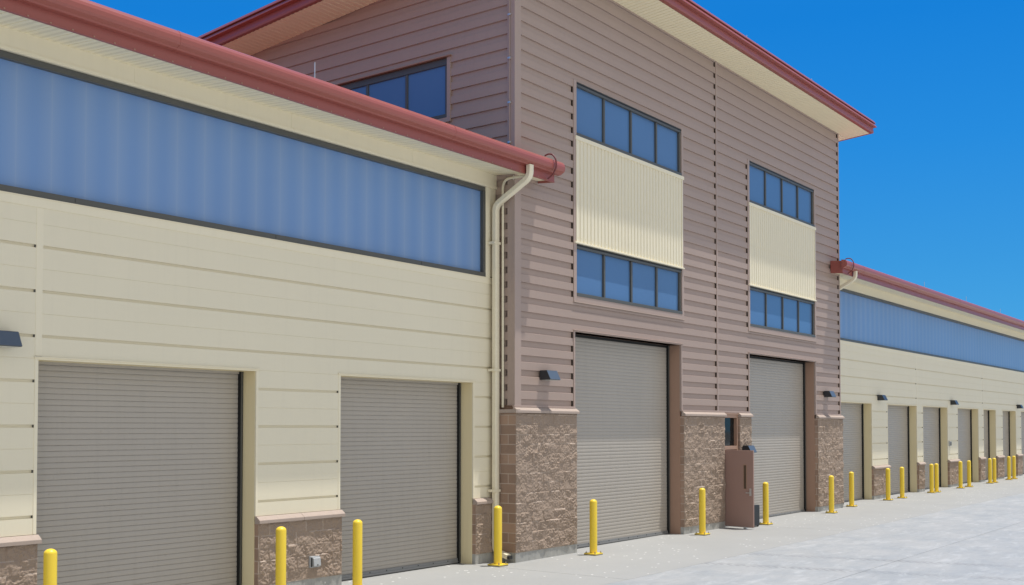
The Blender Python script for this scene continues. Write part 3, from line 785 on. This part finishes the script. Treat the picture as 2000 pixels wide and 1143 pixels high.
BO = [
 ((7.93, 13.36), 'yellow bollard at the left picture edge in front of the largest grey roller door'),
 ((11.90, 13.44), 'yellow bollard before the brown stone pier with the grey outlet box'),
 ((13.60, 13.43), 'yellow bollard before the second cream-framed roller door, its base out of the picture'),
 ((17.70, 13.55), 'yellow bollard at the foot of the cream downspout where wing and tall block meet'),
 ((20.45, 13.03), 'yellow bollard standing alone before the left side of the first tall roller door'),
 ((25.80, 13.12), 'yellow bollard before the wide stone pier left of the open brown door'),
 ((29.52, 13.02), 'yellow bollard just right of the black case and open door'),
 ((34.62, 13.02), 'yellow bollard before the stone pier at the right end of the tall block'),
 ((37.75, 13.48), 'yellow bollard before the first roller door right of the tall block'),
 ((41.70, 13.50), 'yellow bollard at the right edge of the first stone pier of the far wing'),
 ((43.25, 13.46), 'yellow bollard before the left half of the second far roller door'),
 ((47.31, 13.51), 'left one of two overlapping yellow bollards before the third far roller door'),
 ((47.98, 13.50), 'right one of two overlapping yellow bollards before the third far roller door'),
 ((51.50, 13.45), 'yellow bollard at the right edge of the stone pier under the grey keypad'),
 ((52.85, 13.43), 'yellow bollard before the fourth far roller door'),
 ((56.60, 13.42), 'left one of the distant overlapping yellow bollard pair before the narrowest far door'),
 ((57.47, 13.42), 'right one of the distant overlapping yellow bollard pair before the narrowest far door'),
 ((60.83, 13.50), 'second yellow bollard from the right picture edge'),
 ((61.95, 13.50), 'yellow bollard nearest the right picture edge, most distant of all'),
]
bp = None
for (x, y), lab in BO:
    loc = (x, y, gz(x)+.011)
    if bp is None: bp = bollard_proto(loc, lab)
    else: dup(bp, loc, lab)

# ------------------------------------------------------------------ lightning rods
def rod_proto(loc, label):
    r = thing('lightning_rod', label, 'lightning rod', loc, 'lightning rods along the roofs'); X, Y, Z = loc
    b = MB(); b.tube([(X, Y, Z), (X, Y, Z+.38), (X, Y, Z+.40)], .0085, 'steel', 8); b.build('rod', r)
    c = MB(); c.box(X-.05, X+.05, Y-.04, Y+.04, Z-.03, Z+.02, 'steel'); c.build('clamp', r)
    return r
rp = rod_proto((12.55, 13.42, 8.41), 'bright lightning rod standing on the red eave of the near low wing')
for x, y, z, lab in ((28.3, 12.95, 13.30, 'thin lightning rod on the front roof edge of the tall block, upper of two'),
                     (33.05, 12.95, 13.30, 'thin lightning rod on the front roof edge of the tall block, nearest its right corner'),
                     (46.2, 13.4, 8.36, 'thin dark lightning rod on the far wing roof, nearest the tall block'),
                     (52.6, 13.4, 8.36, 'thin dark lightning rod on the far wing roof, second from the tall block'),
                     (59.0, 13.4, 8.36, 'thin dark lightning rod on the far wing roof, third from the tall block'),
                     (65.4, 13.4, 8.36, 'thin dark lightning rod on the far wing roof at the right picture edge')):
    dup(rp, (x, y, z), lab)

# ------------------------------------------------------------------ small things
r = thing('outlet_box', 'small grey outlet box on a brown stone pier of the near low wing', 'outlet box', (13.16, 14.04, .49))
b = MB(); b.box(13.06, 13.27, 14.00, 14.06, .395, .585, 'box_gray'); b.build('back_box', r, bevel=.008)
b = MB(); b.prism([(14.0, .415), (13.95, .415), (13.945, .43), (13.96, .555), (13.975, .565), (14.0, .565)], 'x', 13.09, 13.25, 'box_gray'); b.build('cover', r, bevel=.008)
b = MB(); b.box(13.16, 13.18, 13.94, 13.95, .43, .45, 'black'); b.build('latch', r)
b = MB(); b.box(13.066, 13.085, 13.992, 14.001, .41, .57, 'black'); b.build('hinge_gap', r)
r = thing('keypad', 'little grey keypad on the cream pier between the third and fourth far roller doors', 'keypad', (52.2, 14.1, 2.05))
b = MB(); b.box(52.14, 52.36, 14.05, YW-.001, 1.96, 2.17, 'box_gray'); b.build('back_box', r, bevel=.008)
b = MB(); b.box(52.18, 52.32, 14.035, 14.05, 1.99, 2.14, 'frame'); b.build('button_panel', r)
# black equipment case standing behind the open leaf
cx, cy = 28.72, 13.20; z0 = gz(28.7)+.002
r = thing('equipment_case', 'black ribbed equipment case standing upright behind the open brown door', 'case', (cx, cy, z0))
b = MB(); b.box(cx-.19, cx+.19, cy-.27, cy-.005, z0+.03, z0+.60, 'case')
b.box(cx-.19, cx+.19, cy+.005, cy+.15, z0+.03, z0+.60, 'case'); b.box(cx-.2, cx+.2, cy-.02, cy+.02, z0+.02, z0+.61, 'case')
for q in (.14, .26, .38, .50): b.box(cx-.21, cx+.21, cy-.22, cy-.06, z0+q-.02, z0+q+.02, 'case')
b.build('shell', r, bevel=.014)
for dz in (.18, .44):
    l = MB(); l.box(cx+.19, cx+.222, cy-.05, cy+.05, z0+dz-.04, z0+dz+.04, 'case'); l.build('latch', r, bevel=.006)
h = MB(); h.tube(bend([(cx-.08, cy, z0+.6), (cx-.08, cy, z0+.655), (cx+.08, cy, z0+.655), (cx+.08, cy, z0+.6)], .03), .012, 'case', 8); h.build('handle', r, smooth=True)
for sx in (-.15, .15):
    wl = MB(); wl.tube([(cx+sx-.02, cy-.22, z0+.032), (cx+sx+.02, cy-.22, z0+.032)], .032, 'case', 14); wl.build('wheel', r)
ft = MB(); ft.box(cx-.16, cx+.16, cy+.05, cy+.13, z0, z0+.031, 'case'); ft.build('foot', r)

# ------------------------------------------------------------------ sun, sky, camera
SUN = Vector((-.17, .175, -1)).normalized()
sd = bpy.data.lights.new('sun', 'SUN'); sd.energy = 4.2; sd.angle = math.radians(.5); sd.color = (1, .955, .88)
so = bpy.data.objects.new('sun', sd); COL.objects.link(so); so.rotation_euler = SUN.to_track_quat('-Z', 'Y').to_euler()
SKY_FILL = (5.6, 5.4, 5.0)  # pale glow added to the unseen part of the sky as neutral fill
W = bpy.data.worlds.new('World'); sc.world = W; W.use_nodes = True
nt = W.node_tree; bg = nt.nodes['Background']
sky = nt.nodes.new('ShaderNodeTexSky'); sky.sky_type = 'NISHITA'; sky.sun_disc = False
sky.sun_elevation = math.asin(-SUN.z); sky.sun_rotation = math.atan2(-SUN.x, -SUN.y)
sky.air_density = 1.0; sky.dust_density = .2; sky.ozone_density = 3.0; sky.altitude = 600
# deep clear blue away from the sun, pale fill added behind camera for shaded walls
tint = mixc(nt, 1.0, sky.outputs[0], (.09, .80, 1.13), 'MULTIPLY')
tc = nt.nodes.new('ShaderNodeTexCoord'); sz = nt.nodes.new('ShaderNodeSeparateXYZ'); nt.links.new(tc.outputs['Generated'], sz.inputs[0])
band = ramp(nt, sz.outputs['Z'], [(0, (.75, 2.75, 5.4)), (.14, (.36, 2.18, 5.3)), (.24, (.15, 1.85, 5.45)), (.34, (.05, 1.55, 5.3)), (1, (.2, 1.7, 5.0))])
blue = mixc(nt, .8, tint, band)
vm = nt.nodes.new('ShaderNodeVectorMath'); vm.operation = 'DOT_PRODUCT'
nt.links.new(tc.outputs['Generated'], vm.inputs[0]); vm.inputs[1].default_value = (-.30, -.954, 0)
fill_side = ramp(nt, vm.outputs['Value'], [(.0, (0, 0, 0)), (.7, (1, 1, 1))])
nt.links.new(mixc(nt, fill_side, blue, SKY_FILL), bg.inputs['Color'])
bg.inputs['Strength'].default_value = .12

cd = bpy.data.cameras.new('camera'); cam = bpy.data.objects.new('camera', cd); COL.objects.link(cam)
cd.sensor_width = 36; cd.sensor_fit = 'HORIZONTAL'; cd.lens = 2157.3/2000*36
cd.shift_y = (773.16-571.5)/2000; cd.clip_start = .1; cd.clip_end = 2500
cam.location = (0, 0, H_CAM)
cam.rotation_euler = (math.radians(90)+.029277, 0, -math.radians(90)+.640633)
sc.camera = cam
sc.render.resolution_x = 1024; sc.render.resolution_y = 585
vs = sc.view_settings; vs.view_transform = 'Standard'; vs.look = 'None'; vs.exposure = .12; vs.gamma = 1
sc.cycles.max_bounces = 8; sc.cycles.diffuse_bounces = 5
